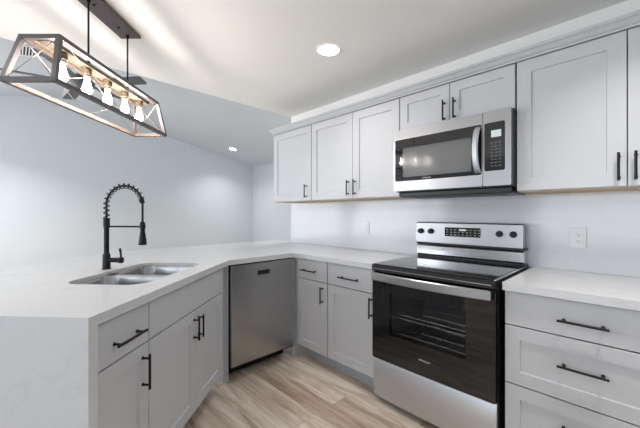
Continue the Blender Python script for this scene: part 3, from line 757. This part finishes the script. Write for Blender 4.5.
# ------------------------------------------------------------ linear pendant
F2 = Vector((-cos(YAW), sin(YAW))); R2 = Vector((sin(YAW), cos(YAW)))
pc = Vector((2.14, -2.40))+F2*1.81-R2*1.238
ch = thing('pendant_light', 'open-frame linear pendant with five glowing bulbs over the peninsula', 'pendant light', (pc.x, pc.y, CEIL), atan2(F2.y, F2.x))
ir = M['iron']
mb(ir).box(-0.215, 0.248, -0.062, 0.062, -0.020, 0.0, 0.003).build('canopy', ch)
b = mb(M['oak'])
b.box(-0.216, 0.249, 0.0622, 0.0640, -0.019, -0.002); b.box(-0.216, 0.249, -0.0640, -0.0622, -0.019, -0.002); b.build('canopy_edge', ch)
for xx in (-0.09, 0.12): mb(bl).cyl((xx, 0, -0.019), (xx, 0, -0.026), 0.007, n=14).build('canopy_screw', ch, smooth=True)
zt, zb = 2.038-CEIL, 1.826-CEIL
for xx in (-0.131, 0.210):
    b = mb(bl); b.cyl((xx, 0, -0.020), (xx, 0, zt+0.005), 0.0048, n=12); b.cyl((xx, 0, -0.020), (xx, 0, -0.036), 0.009, n=14); b.cyl((xx, 0, zt+0.03), (xx, 0, zt+0.005), 0.009, n=14)
    b.build('rod', ch, smooth=True)
lt, wt, lb, wb, bw = 0.418, 0.083, 0.475, 0.110, 0.019
T = {(sx, sy): Vector((sx*lt, sy*wt, zt)) for sx in (-1, 1) for sy in (-1, 1)}
B = {(sx, sy): Vector((sx*lb, sy*wb, zb)) for sx in (-1, 1) for sy in (-1, 1)}
b = mb(ir)
for Q in (T, B):
    for sy in (-1, 1): b.bar(Q[(-1, sy)]-Vector((bw/2, 0, 0)), Q[(1, sy)]+Vector((bw/2, 0, 0)), bw, bw)
    for sx in (-1, 1): b.bar(Q[(sx, -1)], Q[(sx, 1)], bw, bw)
for k in T: b.bar(B[k], T[k], bw, bw, up=(1, 0, 0))
b.build('frame', ch)
# oak lining on the inner faces of the frame bars
b = mb(M['oak'])
for Q, zz in ((T, zt), (B, zb)):
    for sy in (-1, 1):
        y = Q[(1, sy)].y-sy*(bw/2+0.0015); x = Q[(1, 1)].x-bw/2
        b.box(-x, x, min(y-0.0015, y+0.0015), max(y-0.0015, y+0.0015), zz-bw/2, zz+bw/2)
    for sx in (-1, 1):
        x = Q[(sx, 1)].x-sx*(bw/2+0.0015); y = Q[(1, 1)].y-bw/2-0.003
        b.box(min(x-0.0015, x+0.0015), max(x-0.0015, x+0.0015), -y, y, zz-bw/2, zz+bw/2)
b.build('oak_lining', ch)
mb(M['oak']).box(-lt+bw/2, lt-bw/2, -0.030, 0.030, zt-0.012, zt+0.006).build('lamp_bar', ch)['label'] = 'weathered oak bar that carries the sockets'
# crossed wires on the ends and the long sides
b = mb(M['wire'])
for sx in (-1, 1):
    for s in (-1, 1): b.tube([B[(sx, s)], T[(sx, -s)]], 0.0016, 6)
for sy in (-1, 1):
    for k in range(2):
        xa, xb_ = -1+k, k
        for p, q in (((xa, zb), (xb_, zt)), ((xa, zt), (xb_, zb))):
            P = []
            for xf, zz in (p, q): P.append(Vector((xf*(lb if zz == zb else lt), sy*(wb if zz == zb else wt), zz)))
            b.tube(P, 0.0016, 6)
b.build('cross_wires', ch)
for k in range(5):
    x = -0.302+0.161*k
    s = mb(M['oak']).lathe_between((x, 0, zt-0.012), (x, 0, zt-0.058), [(0, 0.022), (0.7, 0.022), (0.75, 0.018), (1, 0.017)], 18).build('socket', ch, smooth=True)
    q = mb(M['bulb']); q.lathe_between((x, 0, zt-0.058), (x, 0, zt-0.150), [(0, 0.011), (0.15, 0.011), (0.35, 0.015), (0.62, 0.022), (0.78, 0.024), (0.92, 0.017), (1, 0.004)], 20); q.build('bulb', s, smooth=True)

# ------------------------------------------------------------ ceiling fan
FX, FY, FZ, FR = -2.30, -1.84, 2.74, 0.74
fn = thing('ceiling_fan', 'dark grey five-blade ceiling fan hanging from the vaulted ceiling ridge', 'ceiling fan', (FX, FY, RZ))
dz = FZ-RZ
mb(M['fan']).lathe_between((0, 0, -0.004), (0, 0, -0.07), [(0, 0.07), (0.4, 0.065), (1, 0.03)], 24).build('canopy', fn, smooth=True)
mb(M['fan']).cyl((0, 0, -0.06), (0, 0, dz+0.09), 0.013, n=16).build('downrod', fn, smooth=True)
mb(M['fan']).lathe_between((0, 0, dz+0.10), (0, 0, dz-0.075), [(0, 0.03), (0.12, 0.075), (0.3, 0.11), (0.65, 0.115), (0.8, 0.09), (1, 0.06), (1, 0)], 28).build('motor', fn, smooth=True)
for k in range(5):
    a = radians(40+72*k); m_ = Matrix.Translation((0, 0, dz)) @ Matrix.Rotation(a, 4, 'Z') @ Matrix.Rotation(radians(-12), 4, 'X')
    b = mb(M['fan']); b.prism([(0.19, -0.052), (0.50, -0.066), (FR-0.02, -0.068), (FR, -0.05), (FR, 0.05), (FR-0.02, 0.068), (0.50, 0.066), (0.19, 0.052)], -0.004, 0.004)
    b.bm.transform(m_); bd = b.build('blade', fn)
    b = mb(M['fan']); b.box(0.09, 0.26, -0.018, 0.018, -0.010, -0.0045); b.bm.transform(m_); b.build('blade_arm', bd)

# vent in the vault
vp = Vector((-2.765, -2.235, vz(-2.235)))
vt = thing('ceiling_vent', 'small slatted air vent in the sloped ceiling behind the pendant', 'vent', tuple(vp)); vt.rotation_euler[0] = math.atan(SL)
mb(M['trim']).prism(rrect(-0.155, 0.155, -0.135, 0.135, 0.005, 2), -0.008, -0.001, [rrect(-0.135, 0.135, -0.115, 0.115, 0.003, 2)]).build('frame', vt)
mb(M['black_void']).box(-0.136, 0.136, -0.116, 0.116, -0.003, -0.001).build('duct_opening', vt)
b = mb(M['trim'])
for k in range(8):
    y = -0.098+k*0.028; b.box(-0.134, 0.134, y-0.006, y+0.006, -0.0075, -0.0035)
b.build('slats', vt)
